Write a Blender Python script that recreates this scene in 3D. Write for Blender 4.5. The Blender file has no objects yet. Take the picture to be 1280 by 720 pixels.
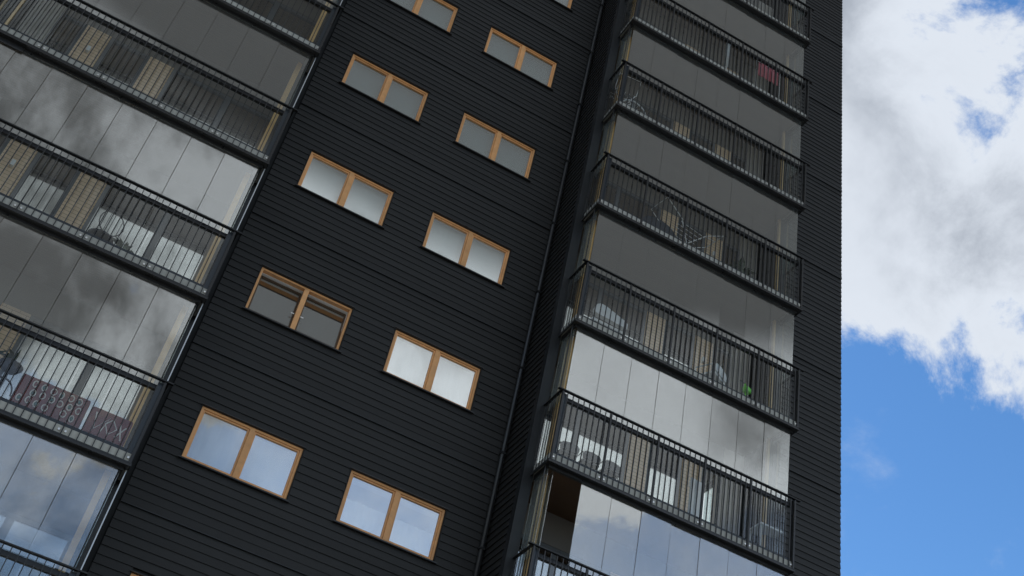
import bpy, bmesh, math, random
from mathutils import Vector, Matrix
random.seed(7)
sc = bpy.context.scene
C = bpy.context.collection
R = math.radians

# ------------------------------------------------------------------ camera
def set_camera():
    rx, ry, rz = .6956, .2367, .3372            # pitch up, roll, turn to the right
    cp, sp, cy, sy = math.cos(rx), math.sin(rx), math.cos(rz), math.sin(rz)
    f = Vector((sy*cp, cy*cp, sp)); r0 = Vector((cy, -sy, 0)); u0 = r0.cross(f)
    c, s = math.cos(ry), math.sin(ry)
    r = c*r0 + s*u0; u = -s*r0 + c*u0
    m = Matrix(((r.x, u.x, -f.x, -1.7818), (r.y, u.y, -f.y, -16.8756), (r.z, u.z, -f.z, -8.8289), (0, 0, 0, 1)))
    cam = bpy.data.cameras.new('camera'); o = bpy.data.objects.new('camera', cam); C.objects.link(o)
    o.matrix_world = m
    cam.sensor_width = 36; cam.lens = 36*1486.47/1280
    cam.clip_start = .1; cam.clip_end = 5000
    sc.camera = o
set_camera()

# ------------------------------------------------------------------ light
CLOUD_OFF = (3.5, 8.3, 1.05)
SUN_EL, SUN_AZ = 44, -48      # the sun stands behind the building; the facade is in open shade
def set_world():
    w = bpy.data.worlds.new('World'); sc.world = w; w.use_nodes = True
    nt = w.node_tree; N = nt.nodes; L = nt.links
    N.clear()
    out = N.new('ShaderNodeOutputWorld'); bg = N.new('ShaderNodeBackground'); bg.inputs[1].default_value = .15
    sky = N.new('ShaderNodeTexSky'); sky.sky_type = 'NISHITA'; sky.sun_disc = False
    sky.sun_elevation = R(SUN_EL); sky.sun_rotation = R(SUN_AZ); sky.altitude = 50; sky.air_density = 1.0; sky.dust_density = .3; sky.ozone_density = 3.0
    tc = N.new('ShaderNodeTexCoord')
    def math_(op, a, b=None, c=None):
        n = N.new('ShaderNodeMath'); n.operation = op
        for i, v in enumerate((a, b, c)):
            if v is None: continue
            if isinstance(v, (int, float)): n.inputs[i].default_value = v
            else: L.new(v, n.inputs[i])
        return n.outputs[0]
    def sstep(v, a, b, lo=0., hi=1.):
        n = N.new('ShaderNodeMapRange'); n.interpolation_type = 'SMOOTHSTEP'
        L.new(v, n.inputs[0]); n.inputs[1].default_value = a; n.inputs[2].default_value = b; n.inputs[3].default_value = lo; n.inputs[4].default_value = hi
        return n.outputs[0]
    def noise(scale, detail, rough, off, vec=None):
        mp = N.new('ShaderNodeMapping'); L.new(vec or tc.outputs['Generated'], mp.inputs[0]); mp.inputs['Location'].default_value = off
        n = N.new('ShaderNodeTexNoise'); n.inputs['Scale'].default_value = scale; n.inputs['Detail'].default_value = detail; n.inputs['Roughness'].default_value = rough
        n.inputs['Distortion'].default_value = .25
        L.new(mp.outputs[0], n.inputs[0]); return n.outputs[0]
    sep = N.new('ShaderNodeSeparateXYZ'); L.new(tc.outputs['Generated'], sep.inputs[0])
    z = sep.outputs[2]; y = sep.outputs[1]
    big = noise(3.2, 7, .55, CLOUD_OFF)
    fine = noise(9.0, 9, .66, (3.1, 7.7, 1.3))
    zb = math_('ADD', z, sstep(y, .2, -.6, -.022, .10))
    el = sstep(zb, .52, .70, -.135, .24)                      # broken cloud low down, closing in higher up
    dens = math_('ADD', math_('ADD', big, el), math_('MULTIPLY', math_('SUBTRACT', fine, .5), .6))
    dot = N.new('ShaderNodeVectorMath'); dot.operation = 'DOT_PRODUCT'; L.new(tc.outputs['Generated'], dot.inputs[0]); dot.inputs[1].default_value = (.467, .385, .796)
    dens = math_('SUBTRACT', dens, sstep(dot.outputs['Value'], .992, .9996, 0, .28))     # one rift in the deck with blue behind
    cover = sstep(dens, .465, .57)
    veil = math_('MULTIPLY', sstep(y, .2, -.4, 0, .62), sstep(fine, .25, .7, .55, 1.))      # thin high cloud over the other half of the sky
    veil = math_('MULTIPLY', veil, sstep(sep.outputs[0], -.02, .14, .25, 1.))
    wisp = sstep(noise(5.5, 8, .62, (1.7, 5.1, 8.8)), .54, .74, 0, .42)                       # faint torn wisps
    cover = math_('MAXIMUM', cover, math_('MAXIMUM', veil, wisp))
    # thick cloud has grey bellies, thin edges stay white
    belly = sstep(noise(4.2, 6, .55, (9.2, 1.4, 4.4)), .38, .62)
    thick = sstep(dens, .56, .86)
    grey = math_('MULTIPLY', thick, math_('MULTIPLY_ADD', belly, sstep(y, .25, -.3, .60, .76), .06))
    high = math_('MULTIPLY', sstep(math_('MULTIPLY_ADD', sep.outputs[0], .10, z), .645, .69), sstep(y, .25, -.3))   # the cloud deck over the observer is the thickest
    wmask = math_('MULTIPLY', sstep(sep.outputs[0], .22, .04), sstep(y, .0, -.4))
    cover = math_('MAXIMUM', cover, math_('MULTIPLY', wmask, sstep(fine, .3, .65, .45, .72)))
    west = math_('MULTIPLY', wmask, sstep(noise(6.0, 7, .6, (2.2, 9.4, .8)), .40, .60, .30, .97))
    high = math_('MAXIMUM', high, west)
    grey2 = math_('MINIMUM', math_('MAXIMUM', grey, math_('MULTIPLY', high, .94)), 1.0)
    ramp = N.new('ShaderNodeMix'); ramp.data_type = 'RGBA'
    L.new(grey2, ramp.inputs[0]); lit = N.new('ShaderNodeMix'); lit.data_type = 'RGBA'; L.new(sstep(y, .25, -.3), lit.inputs[0])     # unseen cloud behind the camera brightened to lift the glass reflections
    lit.inputs[6].default_value = (3.05, 3.28, 3.62, 1); lit.inputs[7].default_value = (4.3, 4.5, 4.7, 1); L.new(lit.outputs[2], ramp.inputs[6]); shade = N.new('ShaderNodeMix'); shade.data_type = 'RGBA'; L.new(sstep(y, .25, -.3), shade.inputs[0])
    shade.inputs[6].default_value = (.72, .86, 1.12, 1); shade.inputs[7].default_value = (.44, .445, .45, 1); L.new(shade.outputs[2], ramp.inputs[7])
    mix = N.new('ShaderNodeMix'); mix.data_type = 'RGBA'
    L.new(cover, mix.inputs[0]); hs = N.new('ShaderNodeHueSaturation'); hs.inputs['Saturation'].default_value = 1.2; hs.inputs['Value'].default_value = .92; L.new(sky.outputs[0], hs.inputs['Color']); L.new(hs.outputs[0], mix.inputs[6]); L.new(ramp.outputs[2], mix.inputs[7])
    L.new(mix.outputs[2], bg.inputs[0]); L.new(bg.outputs[0], out.inputs[0])

set_world()
sun = bpy.data.lights.new('sun', 'SUN'); sun.energy = 3.0; sun.angle = R(.5); sun.color = (1, .95, .87)
so = bpy.data.objects.new('sun', sun); C.objects.link(so)
_d = Vector((math.sin(R(SUN_AZ))*math.cos(R(SUN_EL)), math.cos(R(SUN_AZ))*math.cos(R(SUN_EL)), math.sin(R(SUN_EL))))
so.rotation_euler = _d.to_track_quat('Z', 'Y').to_euler(); so.location = (0, 60, 60)
sc.view_settings.view_transform = 'Standard'; sc.view_settings.look = 'None'
sc.view_settings.exposure = .7; sc.view_settings.gamma = 1
sc.cycles.max_bounces = 14; sc.cycles.transparent_max_bounces = 40; sc.cycles.glossy_bounces = 5; sc.cycles.diffuse_bounces = 4
sc.cycles.use_denoising = True

# ------------------------------------------------------------------ materials
def mat(name, col, rough=.6, metal=0., var=0., vscale=6., bump=0., bscale=40., stretch=(1, 1, 1), spec=.5, streak=0.):
    m = bpy.data.materials.new(name); m.use_nodes = True
    nt = m.node_tree; N = nt.nodes; L = nt.links; b = N['Principled BSDF']
    b.inputs['Base Color'].default_value = (*col, 1); b.inputs['Roughness'].default_value = rough; b.inputs['Metallic'].default_value = metal
    b.inputs['Specular IOR Level'].default_value = spec
    tc = N.new('ShaderNodeTexCoord'); oi = N.new('ShaderNodeObjectInfo')
    mp = N.new('ShaderNodeMapping'); mp.inputs['Scale'].default_value = stretch
    geo = N.new('ShaderNodeNewGeometry'); L.new(geo.outputs['Position'], mp.inputs[0])
    if var:
        n = N.new('ShaderNodeTexNoise'); n.inputs['Scale'].default_value = vscale; n.inputs['Detail'].default_value = 6; n.inputs['Roughness'].default_value = .6
        L.new(mp.outputs[0], n.inputs[0])
        a = N.new('ShaderNodeMath'); a.operation = 'MULTIPLY_ADD'; L.new(oi.outputs['Random'], a.inputs[0]); a.inputs[1].default_value = .35; L.new(n.outputs[0], a.inputs[2])
        mr = N.new('ShaderNodeMapRange'); L.new(a.outputs[0], mr.inputs[0]); mr.inputs[1].default_value = .35; mr.inputs[2].default_value = 1.0
        mr.inputs[3].default_value = 1-var; mr.inputs[4].default_value = 1+var
        mx = N.new('ShaderNodeMix'); mx.data_type = 'RGBA'; mx.blend_type = 'MULTIPLY'; mx.inputs[0].default_value = 1
        mx.inputs[6].default_value = (*col, 1); L.new(mr.outputs[0], mx.inputs[7]); L.new(mx.outputs[2], b.inputs['Base Color'])
        mr2 = N.new('ShaderNodeMapRange'); L.new(n.outputs[0], mr2.inputs[0]); mr2.inputs[1].default_value = .3; mr2.inputs[2].default_value = .7
        mr2.inputs[3].default_value = max(.05, rough-.1); mr2.inputs[4].default_value = min(1, rough+.1); L.new(mr2.outputs[0], b.inputs['Roughness'])
    if bump:
        n2 = N.new('ShaderNodeTexNoise'); n2.inputs['Scale'].default_value = bscale; n2.inputs['Detail'].default_value = 4
        L.new(mp.outputs[0], n2.inputs[0])
        bp = N.new('ShaderNodeBump'); bp.inputs['Strength'].default_value = bump; bp.inputs['Distance'].default_value = .01
        L.new(n2.outputs[0], bp.inputs['Height']); L.new(bp.outputs[0], b.inputs['Normal'])
    return m

def glass(name, f0, tint, rough=0., wobble=.0, film=0.):
    m = bpy.data.materials.new(name); m.use_nodes = True
    nt = m.node_tree; N = nt.nodes; L = nt.links; N.remove(N['Principled BSDF'])
    out = N['Material Output']
    tr = N.new('ShaderNodeBsdfTransparent'); tr.inputs[0].default_value = (*tint, 1)
    gl = N.new('ShaderNodeBsdfGlossy'); gl.inputs['Roughness'].default_value = rough; gl.inputs[0].default_value = (.96, .98, .98, 1)
    lw = N.new('ShaderNodeLayerWeight'); lw.inputs[0].default_value = .5
    p = N.new('ShaderNodeMath'); p.operation = 'POWER'; L.new(lw.outputs['Facing'], p.inputs[0]); p.inputs[1].default_value = 4.
    q = N.new('ShaderNodeMath'); q.operation = 'MULTIPLY_ADD'; L.new(p.outputs[0], q.inputs[0]); q.inputs[1].default_value = 1-f0; q.inputs[2].default_value = f0
    mx = N.new('ShaderNodeMixShader'); L.new(q.outputs[0], mx.inputs[0]); L.new(tr.outputs[0], mx.inputs[1]); L.new(gl.outputs[0], mx.inputs[2])
    L.new(mx.outputs[0], out.inputs[0])
    if film:        # dust and dried rain on the panes
        df = N.new('ShaderNodeBsdfDiffuse'); df.inputs[0].default_value = (.55, .60, .58, 1)
        g2 = N.new('ShaderNodeNewGeometry'); mp = N.new('ShaderNodeMapping'); mp.inputs['Scale'].default_value = (5, 5, .8); L.new(g2.outputs['Position'], mp.inputs[0])
        nn = N.new('ShaderNodeTexNoise'); nn.inputs['Scale'].default_value = 1.6; nn.inputs['Detail'].default_value = 8; nn.inputs['Roughness'].default_value = .65; L.new(mp.outputs[0], nn.inputs[0])
        mr = N.new('ShaderNodeMapRange'); L.new(nn.outputs[0], mr.inputs[0]); mr.inputs[1].default_value = .3; mr.inputs[2].default_value = .75; mr.inputs[3].default_value = film*.4; mr.inputs[4].default_value = film*1.6
        m2 = N.new('ShaderNodeMixShader'); L.new(mr.outputs[0], m2.inputs[0]); L.new(mx.outputs[0], m2.inputs[1]); L.new(df.outputs[0], m2.inputs[2]); L.new(m2.outputs[0], out.inputs[0])
    if wobble:
        geo = N.new('ShaderNodeNewGeometry')
        n = N.new('ShaderNodeTexNoise'); n.inputs['Scale'].default_value = .9; n.inputs['Detail'].default_value = 1; L.new(geo.outputs['Position'], n.inputs[0])
        bp = N.new('ShaderNodeBump'); bp.inputs['Strength'].default_value = wobble; bp.inputs['Distance'].default_value = .02
        L.new(n.outputs[0], bp.inputs['Height']); L.new(bp.outputs[0], gl.inputs['Normal'])
    return m

def tiled(name, c1, c2, cm, bw, bh, axis='xz', msize=.006, rough=.7):
    m = mat(name, c1, rough); nt = m.node_tree; N = nt.nodes; L = nt.links; b = N['Principled BSDF']
    geo = N.new('ShaderNodeNewGeometry'); s = N.new('ShaderNodeSeparateXYZ'); L.new(geo.outputs['Position'], s.inputs[0])
    c = N.new('ShaderNodeCombineXYZ'); L.new(s.outputs['XYZ'.index(axis[0].upper())], c.inputs[0]); L.new(s.outputs['XYZ'.index(axis[1].upper())], c.inputs[1])
    br = N.new('ShaderNodeTexBrick'); L.new(c.outputs[0], br.inputs[0])
    br.inputs['Color1'].default_value = (*c1, 1); br.inputs['Color2'].default_value = (*c2, 1); br.inputs['Mortar'].default_value = (*cm, 1)
    br.inputs['Scale'].default_value = 1; br.inputs['Brick Width'].default_value = bw; br.inputs['Row Height'].default_value = bh; br.inputs['Mortar Size'].default_value = msize
    L.new(br.outputs[0], b.inputs['Base Color'])
    bp = N.new('ShaderNodeBump'); bp.inputs['Strength'].default_value = .5; bp.inputs['Distance'].default_value = .006; bp.invert = True
    L.new(br.outputs['Fac'], bp.inputs['Height']); L.new(bp.outputs[0], b.inputs['Normal'])
    return m

M = {}
M['clad'] = mat('black_stained_board', (.0172, .0172, .0167),   .62, var=.34, vscale=3., stretch=(.6, 1, 9), bump=.25, bscale=60)
M['clad_back'] = mat('black_backing', (.008, .009, .010), .8)
M['flash'] = mat('black_flashing', (.013, .0145, .016), .5, metal=.0, var=.1)
M['steel'] = mat('black_steel', (.016, .0165, .017), .34, var=.15, vscale=8)
M['bar'] = mat('lightened_steel_bar', (.026, .027, .028), .32, var=.15, vscale=8)  # lighter copy of the black steel, so balusters read as catching light
M['rail'] = mat('handrail_steel', (.009, .0095, .010), .45, var=.1)
M['pale_metal'] = mat('pale_edge_metal', (.55, .57, .58), .35, metal=.6)
M['bluesteel'] = mat('grey_blue_plate', (.045, .055, .065), .3, metal=.3)
M['bolt'] = mat('bright_bolt', (.75, .75, .73), .25, metal=.6)
M['wood'] = mat('oiled_pine', (.76, .385, .15), .5, var=.2, vscale=7, stretch=(1, 1, 1), bump=.1, bscale=80)
M['wood_dk'] = mat('dark_stained_sash', (.10, .062, .035), .5, var=.15)  # darker brown than the other sashes
M['wood2'] = mat('pale_wood', (.62, .42, .20), .6, var=.15, vscale=6)
M['wood3'] = mat('honey_wood', (.66, .40, .15), .6, var=.15, vscale=6)
M['conc'] = mat('concrete_edge', (.42, .42, .38), .8, var=.2, vscale=5, bump=.3)
M['ceil'] = tiled('ceiling_board', (.195, .155, .122), (.178, .142, .112), (.115, .095, .08), 6., .06, 'xy', .003, .75)
M['ceil_wood'] = mat('brown_ceiling', (.10, .055, .028), .7, var=.2, vscale=3, stretch=(.3, 3, 1))
M['brick'] = tiled('beige_brick', (.78, .56, .36), (.70, .50, .32), (.36, .26, .17), .22, .075, 'xz', .005, .8)
M['plaster'] = mat('grey_plaster', (.40, .37, .33), .8, var=.1)
M['white'] = mat('white_paint', (.80, .80, .78), .6, var=.04)
M['curtain'] = mat('white_curtain', (.78, .80, .80), .9, var=.05, vscale=2, stretch=(6, 6, .3))
M['curtain_gr'] = mat('grey_curtain', (.26, .265, .265), .9, var=.15, vscale=2, stretch=(6, 6, .3))
M['blind_gr'] = mat('grey_green_blind', (.44, .52, .51), .9, var=.06)  # added behind plain panes to lift them to a grey-teal tone
M['blind_dk'] = mat('added_dark_grey_blind', (.10, .135, .135), .9, var=.06)  # added behind the tilted panes to give their dim greenish tone
M['blind_w'] = mat('cool_white_blind', (.80, .88, .86), .9, var=.03)
M['lintel'] = mat('bay_lintel', (.16, .145, .13), .8)
M['frame_gr'] = mat('grey_window_frame', (.10, .105, .11), .5)
M['room'] = mat('room_wall', (.72, .71, .67), .85)
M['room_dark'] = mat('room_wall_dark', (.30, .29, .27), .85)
M['win'] = glass('window_glass', .40, (.97, .99, .985), 0, .03)
M['bal'] = glass('balcony_glass', .235, (.965, .98, .975), 0, .04, .018)
M['side'] = glass('balcony_end_glass', .14, (.93, .97, .95), 0, .03, .085)
M['backglass'] = glass('back_window_glass', .66, (.9, .93, .93), 0, .03)
M['low'] = glass('railing_glass', .05, (.97, .985, .98), 0, .02)
M['ground'] = mat('asphalt_and_paving', (.16, .155, .145), .9, var=.25, vscale=.3)
M['gutter'] = mat('downpipe_paint', (.030, .032, .035), .35, var=.1)

# ------------------------------------------------------------------ helpers
def link(name, me, m, parent=None, loc=(0, 0, 0), kind=None):
    o = bpy.data.objects.new(name, me); C.objects.link(o); o.location = loc
    if m is not None and not me.materials: me.materials.append(m)
    if parent is not None: o.parent = parent
    if kind: o['kind'] = kind
    return o
def bm_box(bm, x0, x1, y0, y1, z0, z1):
    if x0 > x1: x0, x1 = x1, x0
    v = [bm.verts.new(p) for p in ((x0, y0, z0), (x1, y0, z0), (x1, y1, z0), (x0, y1, z0), (x0, y0, z1), (x1, y0, z1), (x1, y1, z1), (x0, y1, z1))]
    for f in ((0, 3, 2, 1), (4, 5, 6, 7), (0, 1, 5, 4), (1, 2, 6, 5), (2, 3, 7, 6), (3, 0, 4, 7)): bm.faces.new([v[i] for i in f])
def bm_tube(bm, pts, r, n=8, closed=False):
    pts = [Vector(p) for p in pts]; rings = []
    k = len(pts)
    for i, p in enumerate(pts):
        a = pts[(i-1) % k] if (closed or i > 0) else p; b = pts[(i+1) % k] if (closed or i < k-1) else p
        t = (b-a).normalized(); s = t.cross(Vector((0, 0, 1)))
        if s.length < .05: s = t.cross(Vector((0, 1, 0)))
        s.normalize(); q = t.cross(s); rr = r[i] if isinstance(r, (list, tuple)) else r
        rings.append([bm.verts.new(p + rr*(math.cos(2*math.pi*j/n)*s + math.sin(2*math.pi*j/n)*q)) for j in range(n)])
    for i in range(k if closed else k-1):
        A, B = rings[i], rings[(i+1) % k]
        for j in range(n): bm.faces.new((A[j], A[(j+1) % n], B[(j+1) % n], B[j]))
    if not closed:
        bm.faces.new(rings[0][::-1]); bm.faces.new(rings[-1])
def bm_lathe(bm, c, prof, n=20):
    rings = [[bm.verts.new((c[0]+r*math.cos(2*math.pi*j/n), c[1]+r*math.sin(2*math.pi*j/n), c[2]+z)) for j in range(n)] for r, z in prof]
    for A, B in zip(rings, rings[1:]):
        for j in range(n): bm.faces.new((A[j], A[(j+1) % n], B[(j+1) % n], B[j]))
    bm.faces.new(rings[0][::-1]); bm.faces.new(rings[-1])
def to_mesh(name, bm, smooth=False, bevel=0.):
    if bevel:
        bmesh.ops.bevel(bm, geom=bm.edges[:], offset=bevel, segments=2, affect='EDGES', profile=.6)
    bmesh.ops.recalc_face_normals(bm, faces=bm.faces[:])
    me = bpy.data.meshes.new(name); bm.to_mesh(me); bm.free()
    if smooth:
        for p in me.polygons: p.use_smooth = True
    return me
_cache = {}
def boxes(name, m, parent, bs, kind=None, bevel=0.):
    """one mesh of the boxes bs; its origin stays at the first box's corner, and alike meshes are shared"""
    bs = [(min(b[0], b[1]), max(b[0], b[1]), b[2], b[3], b[4], b[5]) for b in bs]
    o = Vector((bs[0][0], bs[0][2], bs[0][4]))
    key = (name, m.name, bevel, tuple(tuple(round(v - o[i//2], 4) for i, v in enumerate(b)) for b in bs))
    me = _cache.get(key)
    if me is None:
        bm = bmesh.new()
        for b in bs: bm_box(bm, b[0]-o.x, b[1]-o.x, b[2]-o.y, b[3]-o.y, b[4]-o.z, b[5]-o.z)
        me = to_mesh(name, bm, bevel=bevel); me.materials.append(m); _cache[key] = me
    return link(name, me, None, parent, o, kind)
def box(name, m, parent, *b, kind=None, bevel=0.): return boxes(name, m, parent, [b], kind, bevel)
def empty(name, loc=(0, 0, 0), parent=None):
    o = bpy.data.objects.new(name, None); C.objects.link(o); o.location = loc; o.empty_display_size = .2
    if parent is not None: o.parent = parent
    return o
def tag(o, label, cat, group=None):
    o['label'] = label; o['category'] = cat
    if group: o['group'] = group
    return o

# ------------------------------------------------------------------ ground
GZ = -10.4
bm = bmesh.new(); s = 1500
bm.faces.new([bm.verts.new(p) for p in ((-s, -s, GZ), (s, -s, GZ), (s, s, GZ), (-s, s, GZ))])
link('ground', to_mesh('ground', bm), M['ground'], kind='structure')

# ------------------------------------------------------------------ building
TOP = 25.0
B = empty('apartment_building')
tag(B, 'tall black clad apartment tower with orange framed windows and glazed balconies', 'building')
XL0, XR = -8.0, 12.2           # ends of the facade
LX0, LX1 = -6.11, -1.16        # balcony bays
RX0, RX1 = 4.90, 9.85
PITCH = 3.0/21; JOINT = -1.03
WZ = lambda f: 3.0*(f-1) + (.06 if f == 0 else 0)       # window bottoms
WX = {'A': -.4469, 'B': 2.1642}; WW, WH = 1.7485, .9765
WINS = [(c, f) for f in range(0, 7) for c in 'AB' if not (c == 'A' and f == 6) and not (c == 'B' and f == 0)]

# shell of the block
boxes('wall', M['clad_back'], B, [(XL0, LX0, .02, .3, GZ, TOP), (LX1, LX1+.3, .02, .3, GZ, TOP)])
boxes('wall', M['clad_back'], B, [(RX1-.02, XR-.01, .02, .3, GZ, TOP)])
boxes('wall', M['flash'], B, [(XL0+.01, XL0+.3, .3, 14, GZ, TOP), (XR-.32, XR-.02, .3, 14, GZ, TOP), (XL0+.3, XR-.32, 13.7, 14, GZ, TOP)])
box('roof', M['flash'], B, XL0-.05, XR+.05, -.06, 14.05, TOP, TOP+.3)

# window wall backing with openings
def rect_minus(x0, x1, z0, z1, holes):
    zs = sorted({z0, z1, *[h[2] for h in holes if z0 < h[2] < z1], *[h[3] for h in holes if z0 < h[3] < z1]})
    out = []
    for a, b in zip(zs, zs[1:]):
        mid = (a+b)/2; xs = [x0]
        for h in sorted(holes):
            if h[2] < mid < h[3]: xs += [h[0], h[1]]
        xs.append(x1)
        out += [(xs[i], xs[i+1], a, b) for i in range(0, len(xs), 2) if xs[i+1] > xs[i]+1e-4]
    return out
HOLES = [(WX[c], WX[c]+WW, WZ(f), WZ(f)+WH) for c, f in WINS]
window_wall = boxes('wall', M['clad_back'], B, [(a, b, .02, .3, c, d) for a, b, c, d in rect_minus(LX1+.3, RX0-.05, GZ, TOP, HOLES)])

def board_mesh(length):
    key = ('board', round(length, 3)); me = _cache.get(key)
    if me is None:
        bm = bmesh.new(); h = PITCH
        prof = [(.016, .003), (-.026, .003), (-.028, .006), (-.010, h-.004), (-.010, h+.010), (.016, h+.010)]   # lapped: the lower edge stands proud
        A = [bm.verts.new((0, y, z)) for y, z in prof]; D = [bm.verts.new((length, y, z)) for y, z in prof]
        n = len(prof)
        for i in range(n): bm.faces.new((A[i], A[(i+1) % n], D[(i+1) % n], D[i]))
        bm.faces.new(A[::-1]); bm.faces.new(D)
        me = to_mesh('board', bm); me.materials.append(M['clad']); _cache[key] = me
    return me
def board_rows(x0, x1, z0, z1, holes, parent, stuff_from=None, jitter=True):
    k0 = math.floor((z0-JOINT)/PITCH); k1 = math.ceil((z1-JOINT)/PITCH); joined = []
    for k in range(k0, k1):
        za = JOINT + k*PITCH; segs = [x0, x1]; cuts = []
        for h in sorted(holes):
            if za+PITCH > h[2]+.004 and za < h[3]-.02: cuts.append((h[0]-.004, h[1]+.004))
        xs = [x0]
        for a, b in cuts: xs += [a, b]
        xs.append(x1)
        gap = .010 if k % 21 == 0 else 0.
        for i in range(0, len(xs), 2):
            if xs[i+1]-xs[i] < .02: continue
            loc = (xs[i], random.uniform(-.002, .002) - (.008 if gap else 0), za + random.uniform(-.0025, .0025))
            if stuff_from is not None and za > stuff_from: joined.append((xs[i+1]-xs[i], loc)); continue
            link('board', board_mesh(xs[i+1]-xs[i]), None, parent, loc)
    if joined:
        bm = bmesh.new()
        for ln, loc in joined:
            n0 = len(bm.verts); bm.from_mesh(board_mesh(ln)); bm.verts.ensure_lookup_table()
            bmesh.ops.translate(bm, vec=loc, verts=bm.verts[n0:])
        link('cladding', to_mesh('cladding', bm), M['clad'], parent, kind='stuff')
board_rows(LX1+.16, 4.74, -4.2, 17.8, HOLES, window_wall)
window_wall_pos = window_wall.location.copy()
for ch in window_wall.children: ch.location -= window_wall_pos
end_wall = box('wall', M['clad_back'], B, RX1+.1, XR-.03, .01, .019, GZ, TOP)
_n = set(bpy.data.objects)
board_rows(RX1+.02, XR, 2.4, 23.6, [], end_wall, 11.0)
for o in set(bpy.data.objects)-_n: o.location -= end_wall.location
far_wall = box('wall', M['clad_back'], B, XL0+.1, LX0-.16, .01, .019, GZ, TOP)
_n = set(bpy.data.objects)
board_rows(XL0, LX0-.02, -4.2, 14., [], far_wall, -50)
for o in set(bpy.data.objects)-_n: o.location -= far_wall.location

# thin flashing strip at each floor joint
for k in range(-1, 8):
    z = JOINT + 3*k
    if z < 17: box('joint_strip', M['flash'], B, LX1+.16, 4.74, -.046, -.014, z-.006, z+.006)
    if 2 < z < 23.5: box('joint_strip', M['flash'], B, RX1+.02, XR-.01, -.046, -.014, z-.006, z+.006)

# fins that close the balcony bays at both ends
def fin(x0, x1, outer, name='fin_wall'):
    f = box(name, M['clad_back'], B, x0+.02 if outer < 0 else x0, x1-.02 if outer > 0 else x1, -.84, .019, GZ, TOP)
    e = box('corner_flashing', M['flash'], f, x0-.012, x1+.012, -.99, -.842, GZ, TOP); e.location -= f.location
    return f
f1 = fin(4.76, 4.93, -1)
bm = bmesh.new(); h = PITCH
for k in range(-8, 130):
    za = JOINT + k*PITCH
    if not -1.5 < za < 19: continue
    for a, b in ((-.835, -.005),):
        prof = [(4.785, za+.003), (4.738, za+.003), (4.736, za+.006), (4.758, za+h-.004), (4.758, za+h+.01), (4.785, za+h+.01)]
        A = [bm.verts.new((x, a, z)) for x, z in prof]; D = [bm.verts.new((x, b, z)) for x, z in prof]
        for i in range(6): bm.faces.new((A[i], A[(i+1) % 6], D[(i+1) % 6], D[i]))
        bm.faces.new(A[::-1]); bm.faces.new(D)
link('cladding', to_mesh('cladding', bm), M['clad'], f1, -f1.location, kind='stuff')
f2 = fin(9.70, 9.85, 1); f3 = fin(LX0, LX0+.15, -1); f4 = fin(LX1-.15, LX1, 1)

# downpipe in the inner corner
bm = bmesh.new(); bm_tube(bm, [(4.66, -.085, GZ), (4.66, -.085, TOP)], .037, 12)
dp = link('downpipe', to_mesh('downpipe', bm, True), M['gutter'], B)
for k in range(-2, 12):
    box('pipe_clamp', M['steel'], dp, 4.612, 4.708, -.135, -.05, -1.4+1.9*k, -1.36+1.9*k)

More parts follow.
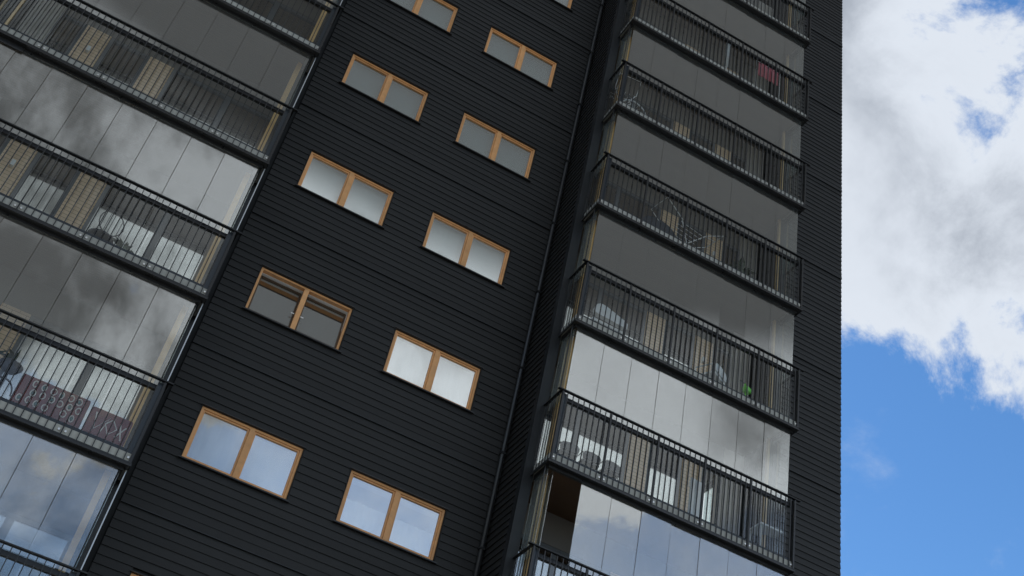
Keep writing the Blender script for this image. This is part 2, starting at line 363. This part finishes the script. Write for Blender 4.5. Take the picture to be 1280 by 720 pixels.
# ------------------------------------------------------------------ windows
def window(c, f, look):
    x, z = WX[c], WZ(f); w, h = WW, WH
    W = empty('window', (x, 0, z), B)
    t = .041; mc = w/2
    yo, yi = .008, .10
    boxes('frame', M['wood'], W, [(0, t, yo, yi, 0, h), (w-t, w, yo, yi, 0, h), (t, w-t, yo, yi, 0, t), (t, w-t, yo, yi, h-t, h)], bevel=.003)
    box('mullion', M['wood'], W, mc-.044, mc+.044, yo-.003, yi, t, h-t, bevel=.003)
    bars = []
    box('sill', M['steel'], W, -.05, w+.05, -.075, .006, -.034, -.012)
    box('head_flashing', M['steel'], W, -.03, w+.03, -.05, .03, h+.004, h+.016)
    for a in (-.02, w+.003): box('jamb_lining', M['clad_back'], W, a, a+.017, -.03, .05, 0, h)
    for a, b in ((t, mc-.044), (mc+.044, w-t)):
        s = .030
        open_ = look == 'tilted'
        S = boxes('sash', M['wood_dk'] if open_ else M['wood'], W, [(a+.002, a+s, .03, .085, t+.002, h-t-.002), (b-s, b-.002, .03, .085, t+.002, h-t-.002), (a+s, b-s, .03, .085, t+.002, t+s), (a+s, b-s, .03, .085, h-t-s, h-t-.002)])
        pn = box('pane', M['win'], W, a+s, b-s, .052, .058, t+s, h-t-s)
        if open_:
            for o in (S, pn): o.rotation_euler = (R(-9), 0, 0)
            pn.location.y += .004
    # white inner reveal and the room behind
    boxes('reveal', M['white'], W, [(-.01, .045, .101, .32, .02, h-.02), (w-.045, w+.01, .101, .32, .02, h-.02), (.045, w-.045, .101, .32, h-.05, h-.02), (.045, w-.045, .101, .36, .0, .045)])
    D = 3.2
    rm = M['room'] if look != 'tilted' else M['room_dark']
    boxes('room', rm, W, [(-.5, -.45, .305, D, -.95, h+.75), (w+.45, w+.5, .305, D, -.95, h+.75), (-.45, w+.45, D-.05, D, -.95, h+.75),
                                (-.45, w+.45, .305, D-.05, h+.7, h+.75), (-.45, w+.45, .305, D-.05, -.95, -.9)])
    if look in ('curtain', 'half', 'blind', 'sheer', 'plain', 'tilted'):
        zt = {'curtain': h-.055, 'half': h*.60, 'blind': h-.055, 'sheer': h-.055, 'plain': h-.055, 'tilted': h*.74}[look]
        bm = bmesh.new()
        n = 60; y0 = .215 if look in ('tilted', 'half') else .150; am = .010 if look not in ('blind', 'plain', 'tilted') else .002
        cols = []
        for i in range(n+1):
            xx = .048 + (w-.096)*i/n
            yy = y0 + am*math.sin(i*1.25 + .6*math.sin(i*.37)) + .5*am*math.sin(i*.41)
            cols.append([bm.verts.new((xx, yy, zz)) for zz in (.048, zt)] + [bm.verts.new((xx, yy+.004, zz)) for zz in (.048, zt)])
        for P, Q in zip(cols, cols[1:]):
            bm.faces.new((P[0], Q[0], Q[1], P[1])); bm.faces.new((P[2], P[3], Q[3], Q[2])); bm.faces.new((P[1], Q[1], Q[3], P[3]))
        link('blind' if am < .01 else 'curtain', to_mesh('curtain', bm, True), {'plain': M['blind_gr'], 'tilted': M['blind_dk'], 'blind': M['blind_w']}.get(look, M['curtain']), W)  # grey-green and dark blinds are added to tone their panes
    if look == 'tilted':
        for xx in (mc-.12, mc+.06): box('handle', M['bolt'], W, xx, xx+.06, .035, .05, .36, .375)
    return W
LOOK = {('A', 1): 'curtain', ('B', 1): 'half', ('A', 2): 'tilted', ('B', 2): 'sheer', ('A', 3): 'blind', ('B', 3): 'blind', ('A', 4): 'plain', ('B', 4): 'plain',
        ('A', 5): 'plain', ('B', 5): 'plain', ('B', 6): 'curtain', ('A', 0): 'plain'}
for c, f in WINS: window(c, f, LOOK[(c, f)])

# ------------------------------------------------------------------ balconies
DP = 1.63                      # front of the railing
BACK = .20                     # back wall of the bay
def balcony(side, k, opt):
    w = 4.95
    if side == 'R':
        X = lambda u: RX1 - u
        zs, zh = 1.640 + 3*k, 3.105 + 3*k
    else:
        X = lambda u: LX0 + u
        zs, zh = -1.265 + 3*k, .160 + 3*k
    tall = opt.get('far', False)
    P = empty('balcony', (X(w/2), -.8, zs), B)
    def put(o): o.location = Vector(o.location) - P.location; return o
    def bx(name, m, u0, u1, y0, y1, z0, z1, **kw): return put(box(name, m, P, X(u0), X(u1), y0, y1, z0, z1, **kw))
    def bxs(name, m, bl, **kw): return put(boxes(name, m, P, [(X(a), X(b), c, d, e, f) for a, b, c, d, e, f in bl], **kw))
    # slab: steel angle in front and at the ends, concrete edge behind it, boarded ceiling underneath
    bxs('edge_beam', M['steel'], [(-.02, w+.02, -DP, -DP+.012, zs, zs+.036), (-.02, w+.02, -DP+.012, -1.47, zs, zs+.012),
                                  (-.02, .0, -DP+.012, -.85, zs, zs+.05), (w, w+.02, -DP+.012, -.85, zs, zs+.05)])
    bx('slab', M['conc'], .005, w-.005, -DP+.035, .39, zs+.062, zs+.190)
    bx('ceiling', M['ceil'] if not opt.get('wood') else M['ceil_wood'], .15, w-.15, -1.46, .38, zs+.046, zs+.061)
    bxs('top_track', M['steel'], [(.05, w-.05, -1.53, -1.465, zs-.045, zs+.010), (.05, .11, -1.464, -.99, zs-.045, zs+.045), (w-.11, w-.05, -1.464, -.99, zs-.045, zs+.045)]
        + ([(.06, .78, -1.545, -1.531, zs-.10, zs+.008)] if side == 'L' else []))
    # bolts that hold the railing posts
    for i in range(6):
        u = min(max(i*w/5, .06), w-.06)
        for du in ((-.045, .045) if 0 < i < 5 else (0,)):
            bx('bolt', M['bolt'], u+du-.014, u+du+.014, -DP+.015, -DP+.034, zs+.105, zs+.135)
    bx('bottom_track', M['bluesteel'], .05, w-.05, -1.55, -1.47, zs+.192, zs+.262)
    # lower fixed glass and the rail track at hand height
    zt = zh - .10
    bx('rail_track', M['steel'], .05, w-.05, -1.54, -1.475, zt-.035, zt+.035)
    joints = [.10 + i*(w-.20)/8 for i in range(9)]
    for a, b in zip(joints[::2], joints[2::2]):
        bx('lower_pane', M['low'], a+.004, b-.004, -1.508, -1.500, zs+.264, zt-.037)
    for a in (.055, w-.10):
        bx('side_pane', M['low'], a+.02, a+.028, -1.46, -.99, zs+.20, zt)
    # upper sliding panes (those of the balcony above are hung from the next slab)
    top = zs + 3.0 - .047
    gp = .0045 if (side == 'R' and k <= 0) or (side == 'L' and k <= 1) else .0026
    for i in range(8):
        if i in opt.get('open', ()): continue
        g = bx('glass_panel', M['bal'], joints[i]+gp, joints[i+1]-gp, -1.508, -1.500, zt+.037, top)
        g.rotation_euler = (random.gauss(0, .002), 0, random.gauss(0, .0016))
    for u0 in (.075, w-.083):
        bx('side_glass', M['side'], u0, u0+.008, -1.46, -1.24, zt, top)
        bx('side_glass', M['side'], u0, u0+.008, -1.23, -.99, zt, top)
    if opt.get('open'):
        for j in range(len(opt['open'])):
            g = bx('glass_panel', M['bal'], w-.18-.03*j, w-.172-.03*j, -1.46, -.9, zt+.037, top)
    # corner posts, trims
    bx('corner_post', M['bluesteel'], w-.115, w-.015, -1.575, -1.555, zs+.19, zh-.03)
    bx('corner_post', M['steel'], .015, .06, -1.575, -1.555, zs+.19, zh-.03)
    bx('edge_trim', M['pale_metal'] if side == 'L' else M['steel'], w-.012, w+.004, -1.50, -1.484, zh+.01, zs+2.99)  # pale strip on the left stands in for the shine on the glass edge
    # railing
    box_rail = [(-.09, w+.09, -DP-.025, -DP+.035, zh-.022, zh), (w-.02, w+.035, -DP+.035, -.86, zh-.022, zh), (-.035, .02, -DP+.035, -.86, zh-.022, zh)]
    bxs('handrail', M['rail'], box_rail, bevel=.003)
    bxs('bottom_rail', M['steel'], [(.0, w, -DP+.002, -DP+.03, zs+.040, zs+.060), (w-.01, w+.012, -DP+.03, -.86, zs+.052, zs+.072)])
    for i in range(6):
        u = min(max(i*w/5, .02), w-.02); t = .017 if side == 'R' or i in (0, 5) else .008
        bx('railing_post', M['steel'], u-t, u+t, -DP-.004, -DP+.036, zs+.038, zh-.020)
    bl = []
    for i in range(5):
        for j in range(1, 9):
            u = i*w/5 + j*w/45
            bl.append((u-.0065, u+.0065, -DP+.004, -DP+.026, zs+.061, zh-.023))
    for j in range(7):
        y = -DP + .10*(j+1)
        bl.append((w+.001, w+.011, y-.007, y+.007, zs+.073, zh-.023))
    if tall: bxs('balusters', M['bar'], bl, kind='stuff')
    else:
        for b in bl: bx('baluster', M['bar'], *b)
    # back wall of the bay
    zf, zc = zs+.19, zs+3.046
    bx('floor_covering', M['conc'], .15, w-.15, -1.44, -.12, zs+.1905, zs+.200)
    Wl = bx('back_wall', M['plaster'], .15, w-.15, .40, .45, zs+.06, zc)
    def wbx(name, m, *a, **kw): return bx(name, m, *a, **kw)
    wbx('brick_panel', M['brick'], 1.10, 1.55, -.12, -.02, zf+.012, zf+2.25)
    wbx('lintel', M['lintel'], 1.10, 1.55, -.12, -.02, zf+2.252, zc-.004)
    wbx('brick_panel', M['brick'], 2.30, 2.75, -.12, -.02, zf+.012, zf+2.25)
    wbx('lintel', M['lintel'], 2.30, 2.75, -.12, -.02, zf+2.252, zc-.004)
    wbx('wall_panel', M['plaster'], .15, .62, -.12, -.02, zf+.012, zc-.004)
    wbx('lintel', M['lintel'], 1.55, 2.30, -.12, -.02, zf+2.25, zc-.004)
    wbx('lintel', M['lintel'], 2.75, w-.15, -.12, -.02, zf+2.25, zc-.004)
    wbx('lintel', M['lintel'], .62, 1.10, -.12, -.02, zf+2.25, zc-.004)
    wbx('wall_lamp', M['white'], 1.30, 1.36, -.19, -.121, zf+1.62, zf+1.74)
    # balcony door and two windows in wood frames
    def opening(u0, u1, z0, z1, cloth, part='back_window', ztop=None):
        f = bxs(part, M['frame_gr'], [(u0, u0+.06, -.11, -.04, z0, z1), (u1-.06, u1, -.11, -.04, z0, z1), (u0+.06, u1-.06, -.11, -.04, z0, z0+.07), (u0+.06, u1-.06, -.11, -.04, z1-.07, z1)])
        bx('pane', M['backglass'], u0+.06, u1-.06, -.08, -.074, z0+.07, z1-.07)
        if cloth is not None:
            bx('curtain', cloth, u0+.03, u1-.03, .03, .04, z0, ztop or z1)
            if ztop: bx('curtain', M['curtain_gr'], u0+.03, u1-.03, .09, .10, z0, z1)
    opening(1.55, 2.30, zf+.012, zf+2.25, opt.get('door', M['curtain_gr']), 'balcony_door', opt.get('door_h') and zf+opt['door_h'])
    opening(2.75, 3.85, zf+.3, zf+2.25, opt.get('win', M['curtain_gr']), 'back_window', opt.get('win_h') and zf+opt['win_h'])
    opening(3.85, w-.15, zf+.3, zf+2.25, opt.get('win', M['curtain_gr']), 'back_window', opt.get('win_h') and zf+opt['win_h'])
    wbx('parapet_panel', M['plaster'], 2.75, w-.15, -.12, -.02, zf+.012, zf+.3)
    opening(.62, 1.10, zf+.012, zf+2.25, M['curtain_gr'], 'balcony_door')
    # wood posts where the bay walls end
    bx('wood_post', M['wood2'], .16, .21, -.98, -.92, zf+.012, zc)
    bx('wood_post', M['wood3'], w-.25, w-.16, -1.15, -1.01, zf+.012, zc)
    return P
cw = M['curtain']
for k in range(-1, 6):
    opt = {}
    if k == -1: opt = dict(open=(7,))
    if k == 0: opt = dict(wood=True)
    opt['far'] = k > 3 or k < -1
    balcony('R', k, opt)
for k in range(-1, 5):
    opt = {}
    if k == -1: opt = dict(win=cw, win_h=2.0)
    opt['far'] = k > 3 or k < 0
    balcony('L', k, opt)

# ------------------------------------------------------------------ things standing on the balconies
M['maroon'] = mat('maroon_cloth', (.15, .036, .036), .9, var=.2, vscale=12)
M['cream'] = mat('cream_pattern', (.62, .60, .56), .9)
M['teal'] = mat('teal_pattern', (.05, .14, .13), .9)
M['leaf'] = mat('dark_leaf', (.05, .075, .045), .6, var=.4, vscale=20)
M['plastic'] = mat('white_plastic', (.58, .60, .61), .35, var=.03)
M['darkpl'] = mat('charcoal_wicker', (.045, .046, .055), .7, var=.3, vscale=40)
M['pink'] = mat('faded_pink_cloth', (.62, .15, .19), .9, var=.15, vscale=14)
M['lime'] = mat('lime_plastic', (.20, .78, .06), .4)
M['wire'] = mat('white_wire', (.80, .80, .80), .35)
M['navy'] = mat('dark_blue_cover', (.025, .035, .055), .6, var=.2)
FR = lambda k: 1.84 + 3*k
FL = lambda k: -1.06 + 3*k
def part(name, bm, m, root, smooth=False, bevel=0.): return link(name, to_mesh(name, bm, smooth, bevel), m, root)
def thing(name, loc, rz, label, cat, group=None):
    o = empty(name, loc); o.rotation_euler = (0, 0, rz); return tag(o, label, cat, group)

# patterned sofa behind the lowest full railing
def sofa(x0, x1, z0, h, label, motif):
    w = x1-x0
    t = thing('sofa', (x0, -1.40, z0), 0, label, 'sofa', 'patterned maroon sofas on one balcony')
    bm = bmesh.new(); bm_box(bm, 0, w, 0, .16, .12, h); part('backrest', bm, M['maroon'], t, bevel=.03)
    bm = bmesh.new(); bm_box(bm, .12, w-.12, .165, .68, .14, .34); part('seat', bm, M['maroon'], t, bevel=.03)
    for a, b in ((0, .115), (w-.115, w)):
        bm = bmesh.new(); bm_box(bm, a, b, .165, .70, .12, h*.86); part('armrest', bm, M['maroon'], t, bevel=.02)
    for a in (.05, w-.09):
        for y in (.03, .62):
            bm = bmesh.new(); bm_box(bm, a, a+.04, y, y+.04, 0, .118); part('leg', bm, M['steel'], t)
    back = [c for c in t.children if c.name.startswith('backrest')][0]
    if motif == 'rows':
        nx = int(w/.125)
        for r in range(3):
            for i in range(nx):
                cx, cz = .085 + i*.125 + (r % 2)*.03 + random.uniform(-.012, .012), h-.10 - r*.135 + random.uniform(-.012, .012)
                if cx > w-.07 or cz < .2 or random.random() < .12: continue
                e = random.uniform(.62, 1.0)
                bm = bmesh.new(); bm_tube(bm, [(cx+.042*e*math.cos(a*math.pi/5), -.006, cz+.05*math.sin(a*math.pi/5)) for a in range(10)], .0095, 5, True)
                part('motif', bm, M['cream'], back)
                if (i+r) % 2 == 0:
                    bm = bmesh.new(); bm_lathe(bm, (cx, -.004, cz), [(.004, -.028), (.02, -.014), (.02, .014), (.004, .028)], 8); part('motif', bm, M['teal'], back)
    else:
        for pts in ([(.08, h-.08), (.13, h-.33), (.28, h-.10), (.22, h-.36)], [(.25, h-.2), (.33, h-.1), (.42, h-.22), (.33, h-.34), (.25, h-.2)], [(.44, h-.12), (.52, h-.36)], [(.53, h-.14), (.43, h-.34)]):
            bm = bmesh.new(); bm_tube(bm, [(a, -.006, b) for a, b in pts], .010, 5); part('motif', bm, M['cream'], back)
    return t
sofa(-2.95, -1.98, FL(0), .60, 'maroon sofa with rows of cream ring motifs behind the railing', 'rows')
sofa(-1.93, -1.34, FL(0), .55, 'small maroon seat with cream line drawing beside the ring patterned sofa', 'lines')

# tall dark plant stand beside the sofa
t = thing('plant_stand', (-3.16, -1.16, FL(0)), 0, 'dark dish shaped planter on a curved stand beside the maroon sofa', 'planter')
bm = bmesh.new(); bm_lathe(bm, (0, 0, 0), [(.15, 0), (.15, .02), (.03, .05), (.025, .62)], 16); part('stem', bm, M['darkpl'], t, True)
bm = bmesh.new(); bm_lathe(bm, (0, 0, .62), [(.03, 0), (.12, .05), (.17, .12), (.17, .135), (.11, .075)], 18); part('dish', bm, M['darkpl'], t, True)
for i in range(16):
    a = random.uniform(0, 6.28); l = random.uniform(.12, .24)
    bm = bmesh.new(); c, s_ = math.cos(a), math.sin(a)
    q = [(0, 0, .70), (.5*l*c-.02*s_, .5*l*s_+.02*c, .70+l*.8), (l*c, l*s_, .70+l*random.uniform(.6, 1.3)), (.5*l*c+.02*s_, .5*l*s_-.02*c, .70+l*.75)]
    V = [bm.verts.new(p) for p in q]; W2 = [bm.verts.new((p[0], p[1], p[2]-.004)) for p in q]
    bm.faces.new(V); bm.faces.new(W2[::-1])
    for j in range(4): bm.faces.new((V[j], W2[j], W2[(j+1) % 4], V[(j+1) % 4]))
    part('leaf', bm, M['leaf'], t)
bm = bmesh.new(); bm_tube(bm, [(.02+.17*math.cos(a*math.pi/12), -.1, .26+.22*math.sin(a*math.pi/12)) for a in range(13)], .013, 6); part('hoop', bm, M['darkpl'], t, True)

# wire chair with a cushion and a plant beside it, one floor up
t = thing('wire_chair', (-2.95, -1.10, FL(1)), .3, 'thin black wire chair with round back behind the railing', 'chair')
bm = bmesh.new(); bm_tube(bm, [(.2*math.cos(a*math.pi/10), -.16, .60+.22*math.sin(a*math.pi/10)) for a in range(20)], .010, 6, True); part('back_ring', bm, M['darkpl'], t, True)
for i in range(5):
    bm = bmesh.new(); x = -.14+.07*i; bm_tube(bm, [(x, -.16, .60-(.2**2-x*x)**.5), (x, -.16, .60+(.2**2-x*x)**.5)], .006, 5); part('back_wire', bm, M['darkpl'], t)
bm = bmesh.new(); bm_lathe(bm, (0, .05, .38), [(.19, 0), (.21, .015), (.21, .035), (.19, .05)], 18); part('seat', bm, M['darkpl'], t, True)
for x in (-.15, .15):
    for y in (-.1, .2):
        bm = bmesh.new(); bm_tube(bm, [(x, y, 0), (x*.8, y*.7+.02, .38)], .011, 6); part('leg', bm, M['darkpl'], t)
def potted(x, y, z, r, n, hgt, label, pot):
    t = thing('potted_plant', (x, y, z), 0, label, 'plant')
    bm = bmesh.new(); bm_lathe(bm, (0, 0, 0), [(r*.7, 0), (r, r*1.7), (r*1.06, r*1.75), (r*.9, r*1.75), (r*.85, r*1.5)], 16); part('pot', bm, pot, t, True)
    for i in range(n):
        a = random.uniform(0, 6.28); l = hgt*random.uniform(.5, 1); lean = random.uniform(.1, .7)
        c, s_ = math.cos(a), math.sin(a); p0 = Vector((r*.4*c, r*.4*s_, r*1.5)); p1 = p0+Vector((lean*l*.4*c, lean*l*.4*s_, l*.7)); p2 = p0+Vector((lean*l*c, lean*l*s_, l*.8))
        sd = Vector((-s_, c, 0))*l*.10
        bm = bmesh.new(); V = [bm.verts.new(p) for p in (p0-sd*.2, p1-sd, p2, p1+sd, p0+sd*.2)]; W2 = [bm.verts.new(v.co-Vector((0, 0, .004))) for v in V]
        bm.faces.new(V); bm.faces.new(W2[::-1])
        for j in range(5): bm.faces.new((V[j], W2[j], W2[(j+1) % 5], V[(j+1) % 5]))
        part('leaf', bm, M['leaf'], t)
potted(-2.58, -1.15, FL(1), .11, 16, .42, 'leafy green plant in a pale pot beside the wire chair', M['plastic'])
potted(-3.62, -1.2, FL(0), .12, 18, .9, 'tall leafy plant in a pale pot before the brick panel', M['plastic'])
potted(8.62, -1.1, FR(2), .12, 22, .75, 'green plant in a dark pot near the clothes airer', M['darkpl'])

# wicker chairs and a white board and table behind the brightest railing
def chair(x, y, z, rz, m, label, group=None, cat='chair'):
    t = thing('garden_chair', (x, y, z), rz, label, cat, group)
    bm = bmesh.new(); bm_box(bm, -.23, .23, -.22, .22, .38, .43); part('seat', bm, m, t, bevel=.015)
    bm = bmesh.new()
    pr = [(-.22, .44), (-.24, .56), (-.19, .62), (.0, .65), (.19, .62), (.24, .56), (.22, .44)]
    A = [bm.verts.new((a, -.24, b)) for a, b in pr]; D = [bm.verts.new((a, -.20, b)) for a, b in pr]
    bm.faces.new(A[::-1]); bm.faces.new(D)
    for j in range(7): bm.faces.new((A[j], A[(j+1) % 7], D[(j+1) % 7], D[j]))
    part('backrest', bm, m, t)
    for a in (-.2, .2):
        for b in (-.19, .19):
            bm = bmesh.new(); bm_tube(bm, [(a*1.1, b*1.1, 0), (a, b, .385)], .014, 6); part('leg', bm, m, t)
        bm = bmesh.new(); bm_tube(bm, [(a*1.15, -.2, .60), (a*1.15, .2, .60), (a*1.1, .2, .40)], .014, 6); part('armrest', bm, m, t)
    return t
for i, (x, l) in enumerate(((5.38, 'charcoal wicker chair nearest the corner post of the bright glazed balcony'), (5.80, 'charcoal wicker chair between two others behind the railing'), (6.20, 'charcoal wicker chair farthest from the corner post in its row'))):
    chair(x, -1.12, FR(0), .1*i-.1, M['darkpl'], l, 'row of dark wicker chairs').scale = (.74, .85, .82)
t = thing('white_board', (8.12, -.95, FR(0)), .12, 'tall white board standing on edge behind the railing', 'board')
bm = bmesh.new(); bm_box(bm, -.10, .22, 0, .03, .02, 1.22); part('panel', bm, M['plastic'], t, bevel=.004)
for a in (-.06, .16):
    bm = bmesh.new(); bm_box(bm, a, a+.03, -.12, .14, 0, .019); part('foot', bm, M['plastic'], t)
t = thing('side_table', (9.62, -1.05, FR(0)), 0, 'small white side table near the balcony end', 'table')
bm = bmesh.new(); bm_box(bm, -.24, .24, -.2, .2, .72, .76); part('tabletop', bm, M['plastic'], t, bevel=.006)
for a in (-.2, .2):
    for b in (-.16, .16):
        bm = bmesh.new(); bm_tube(bm, [(a, b, 0), (a, b, .719)], .014, 6); part('leg', bm, M['plastic'], t)
# floor above: white lounge seat, white folding chair, lime toy
t = thing('lounge_seat', (5.72, -1.12, FR(1)), 0, 'long white lounge seat with a rounded back behind the railing', 'lounger')
bm = bmesh.new()
pr = [(-.36, .56), (-.33, .67), (-.25, .72), (-.12, .71), (.30, .58), (.36, .54), (.36, .42), (-.34, .46)]
A = [bm.verts.new((a, -.22, b)) for a, b in pr]; D = [bm.verts.new((a, -.12, b)) for a, b in pr]
bm.faces.new(A[::-1]); bm.faces.new(D)
for j in range(8): bm.faces.new((A[j], A[(j+1) % 8], D[(j+1) % 8], D[j]))
part('backrest', bm, M['plastic'], t)
bm = bmesh.new(); bm_box(bm, -.34, .36, -.118, .4, .36, .42); part('seat', bm, M['plastic'], t, bevel=.01)
for a in (-.3, .32):
    for b in (-.1, .35):
        bm = bmesh.new(); bm_tube(bm, [(a, b, 0), (a, b, .365)], .015, 6); part('leg', bm, M['plastic'], t)
chair(8.12, -1.1, FR(1), .5, M['plastic'], 'white plastic garden chair two floors above the open pane')
t = thing('toy_tricycle', (8.95, -1.15, FR(1)), .4, 'lime green and black child tricycle behind the railing', 'tricycle')
bm = bmesh.new(); bm_box(bm, -.09, .09, -.07, .07, .5, .60); part('basket', bm, M['lime'], t, bevel=.02)
bm = bmesh.new(); bm_tube(bm, [(0, 0, .16), (0, .02, .5), (0, .05, .72)], .022, 8); part('fork', bm, M['lime'], t)
bm = bmesh.new(); bm_tube(bm, [(-.16, .05, .70), (0, .05, .73), (.16, .05, .70)], .016, 6); part('handlebar', bm, M['steel'], t)
bm = bmesh.new(); bm_box(bm, -.08, .08, .3, .52, .34, .39); part('saddle', bm, M['steel'], t, bevel=.015)
bm = bmesh.new(); bm_tube(bm, [(0, .02, .42), (0, .42, .33), (0, .5, .14)], .02, 6); part('frame', bm, M['lime'], t)
for x, y, r in ((0, 0, .16), (-.17, .5, .11), (.17, .5, .11)):
    bm = bmesh.new(); bm_tube(bm, [(x, y+r*.85*math.cos(a*math.pi/9), r+r*.85*math.sin(a*math.pi/9)) for a in range(18)], r*.15, 6, True); part('wheel', bm, M['steel'], t, True)
# folded parasol cover and clothes airer, three floors above the open pane
t = thing('round_table', (6.66, -.95, FR(2)), 0, 'dark round table tipped on its edge behind the clothes airer', 'table')
bm = bmesh.new()
A = [bm.verts.new((.42*math.cos(a*math.pi/14), -.03+.12*math.sin(a*math.pi/14), .66+.42*math.sin(a*math.pi/14))) for a in range(28)]
D = [bm.verts.new(v.co+Vector((0, .035, 0))) for v in A]
bm.faces.new(A[::-1]); bm.faces.new(D)
for j in range(28): bm.faces.new((A[j], A[(j+1) % 28], D[(j+1) % 28], D[j]))
part('tabletop', bm, M['navy'], t)
for a in (-.22, .22):
    bm = bmesh.new(); bm_tube(bm, [(a, .04, .66), (a*1.3, .34, 0)], .02, 6); part('leg', bm, M['steel'], t)
    bm = bmesh.new(); bm_tube(bm, [(a, -.02, .5), (a*1.2, -.16, 0)], .02, 6); part('leg', bm, M['steel'], t)
def airer(x, y, z, rz, w, h, label):
    t = thing('clothes_airer', (x, y, z), rz, label, 'clothes airer', 'clothes airers on the balconies')
    for sgn in (-1, 1):
        bm = bmesh.new(); bm_tube(bm, [(-w/2, sgn*.24, 0), (w*.30, -sgn*.24, h*.72), (w/2, -sgn*.24, h*.74)], .010, 6); part('leg', bm, M['wire'], t)
        bm = bmesh.new(); bm_tube(bm, [(w/2, sgn*.24, 0), (-w*.30, -sgn*.24, h*.72)], .010, 6); part('leg', bm, M['wire'], t)
        bm = bmesh.new(); bm_tube(bm, [(sgn*w*.30, -.26, h*.72), (sgn*w*.72, -.26, h), (sgn*w*.72, .26, h), (sgn*w*.30, .26, h*.72)], .009, 6); part('wing', bm, M['wire'], t)
    for i in range(5):
        bm = bmesh.new(); yy = -.2+.1*i; bm_tube(bm, [(-w*.30, yy, h*.72), (w*.30, yy, h*.72)], .006, 5); part('rod', bm, M['wire'], t)
    return t
airer(7.25, -1.05, FR(2), .15, 1.1, 1.18, 'open white clothes airer before the tipped dark table')
airer(5.22, -1.12, FR(3), 1.45, .42, 1.12, 'narrow white clothes airer folded against the glazed balcony end')
t = thing('bicycle_wheel', (5.46, -1.28, FR(3)), 0, 'pale bicycle wheel leaning inside the railing', 'wheel')
bm = bmesh.new(); bm_tube(bm, [(.31*math.cos(a*math.pi/16), .03*math.sin(a*math.pi/16), .34+.31*math.sin(a*math.pi/16)) for a in range(32)], .016, 6, True); part('tyre', bm, M['pale_metal'], t, True)
for i in range(8):
    bm = bmesh.new(); a = i*math.pi/8; bm_tube(bm, [(.3*math.cos(a), 0, .34+.3*math.sin(a)), (-.3*math.cos(a), 0, .34-.3*math.sin(a))], .003, 4); part('spoke', bm, M['pale_metal'], t)
# cloth over the railing line and a white pole near the top
t = thing('pink_towel', (8.86, -1.30, FR(4)), 0, 'faded pink towel hanging behind the railing high up', 'towel')
bm = bmesh.new(); cols = []
for i in range(19):
    x = -.29+.58*i/18; yy = .02*math.sin(i*.9)
    cols.append([bm.verts.new((x, yy, z)) for z in (.90+.01*math.sin(i), 1.40)] + [bm.verts.new((x, yy+.012, z)) for z in (.90+.01*math.sin(i), 1.40)])
for P_, Q in zip(cols, cols[1:]):
    bm.faces.new((P_[0], Q[0], Q[1], P_[1])); bm.faces.new((P_[2], P_[3], Q[3], Q[2])); bm.faces.new((P_[1], Q[1], Q[3], P_[3])); bm.faces.new((P_[0], P_[2], Q[2], Q[0]))
part('cloth', bm, M['pink'], t, True)
bm = bmesh.new(); bm_tube(bm, [(-.36, .006, 1.40), (.36, .006, 1.40)], .012, 6); part('rod', bm, M['wire'], t)
for a in (-.35, .35):
    bm = bmesh.new(); bm_tube(bm, [(a, .006, 0), (a, .006, 1.40)], .011, 6); part('stand', bm, M['wire'], t)
t = thing('floor_lamp', (7.77, -1.1, FR(4)), 0, 'slim white floor lamp standing upright high above the street', 'lamp')
bm = bmesh.new(); bm_lathe(bm, (0, 0, 0), [(.13, 0), (.13, .02), (.02, .03), (.018, .8)], 14); part('stand', bm, M['wire'], t, True)
bm = bmesh.new(); bm_lathe(bm, (0, 0, .8), [(.05, 0), (.055, .9), (.03, .92)], 14); part('lamp_shade', bm, M['plastic'], t, True)
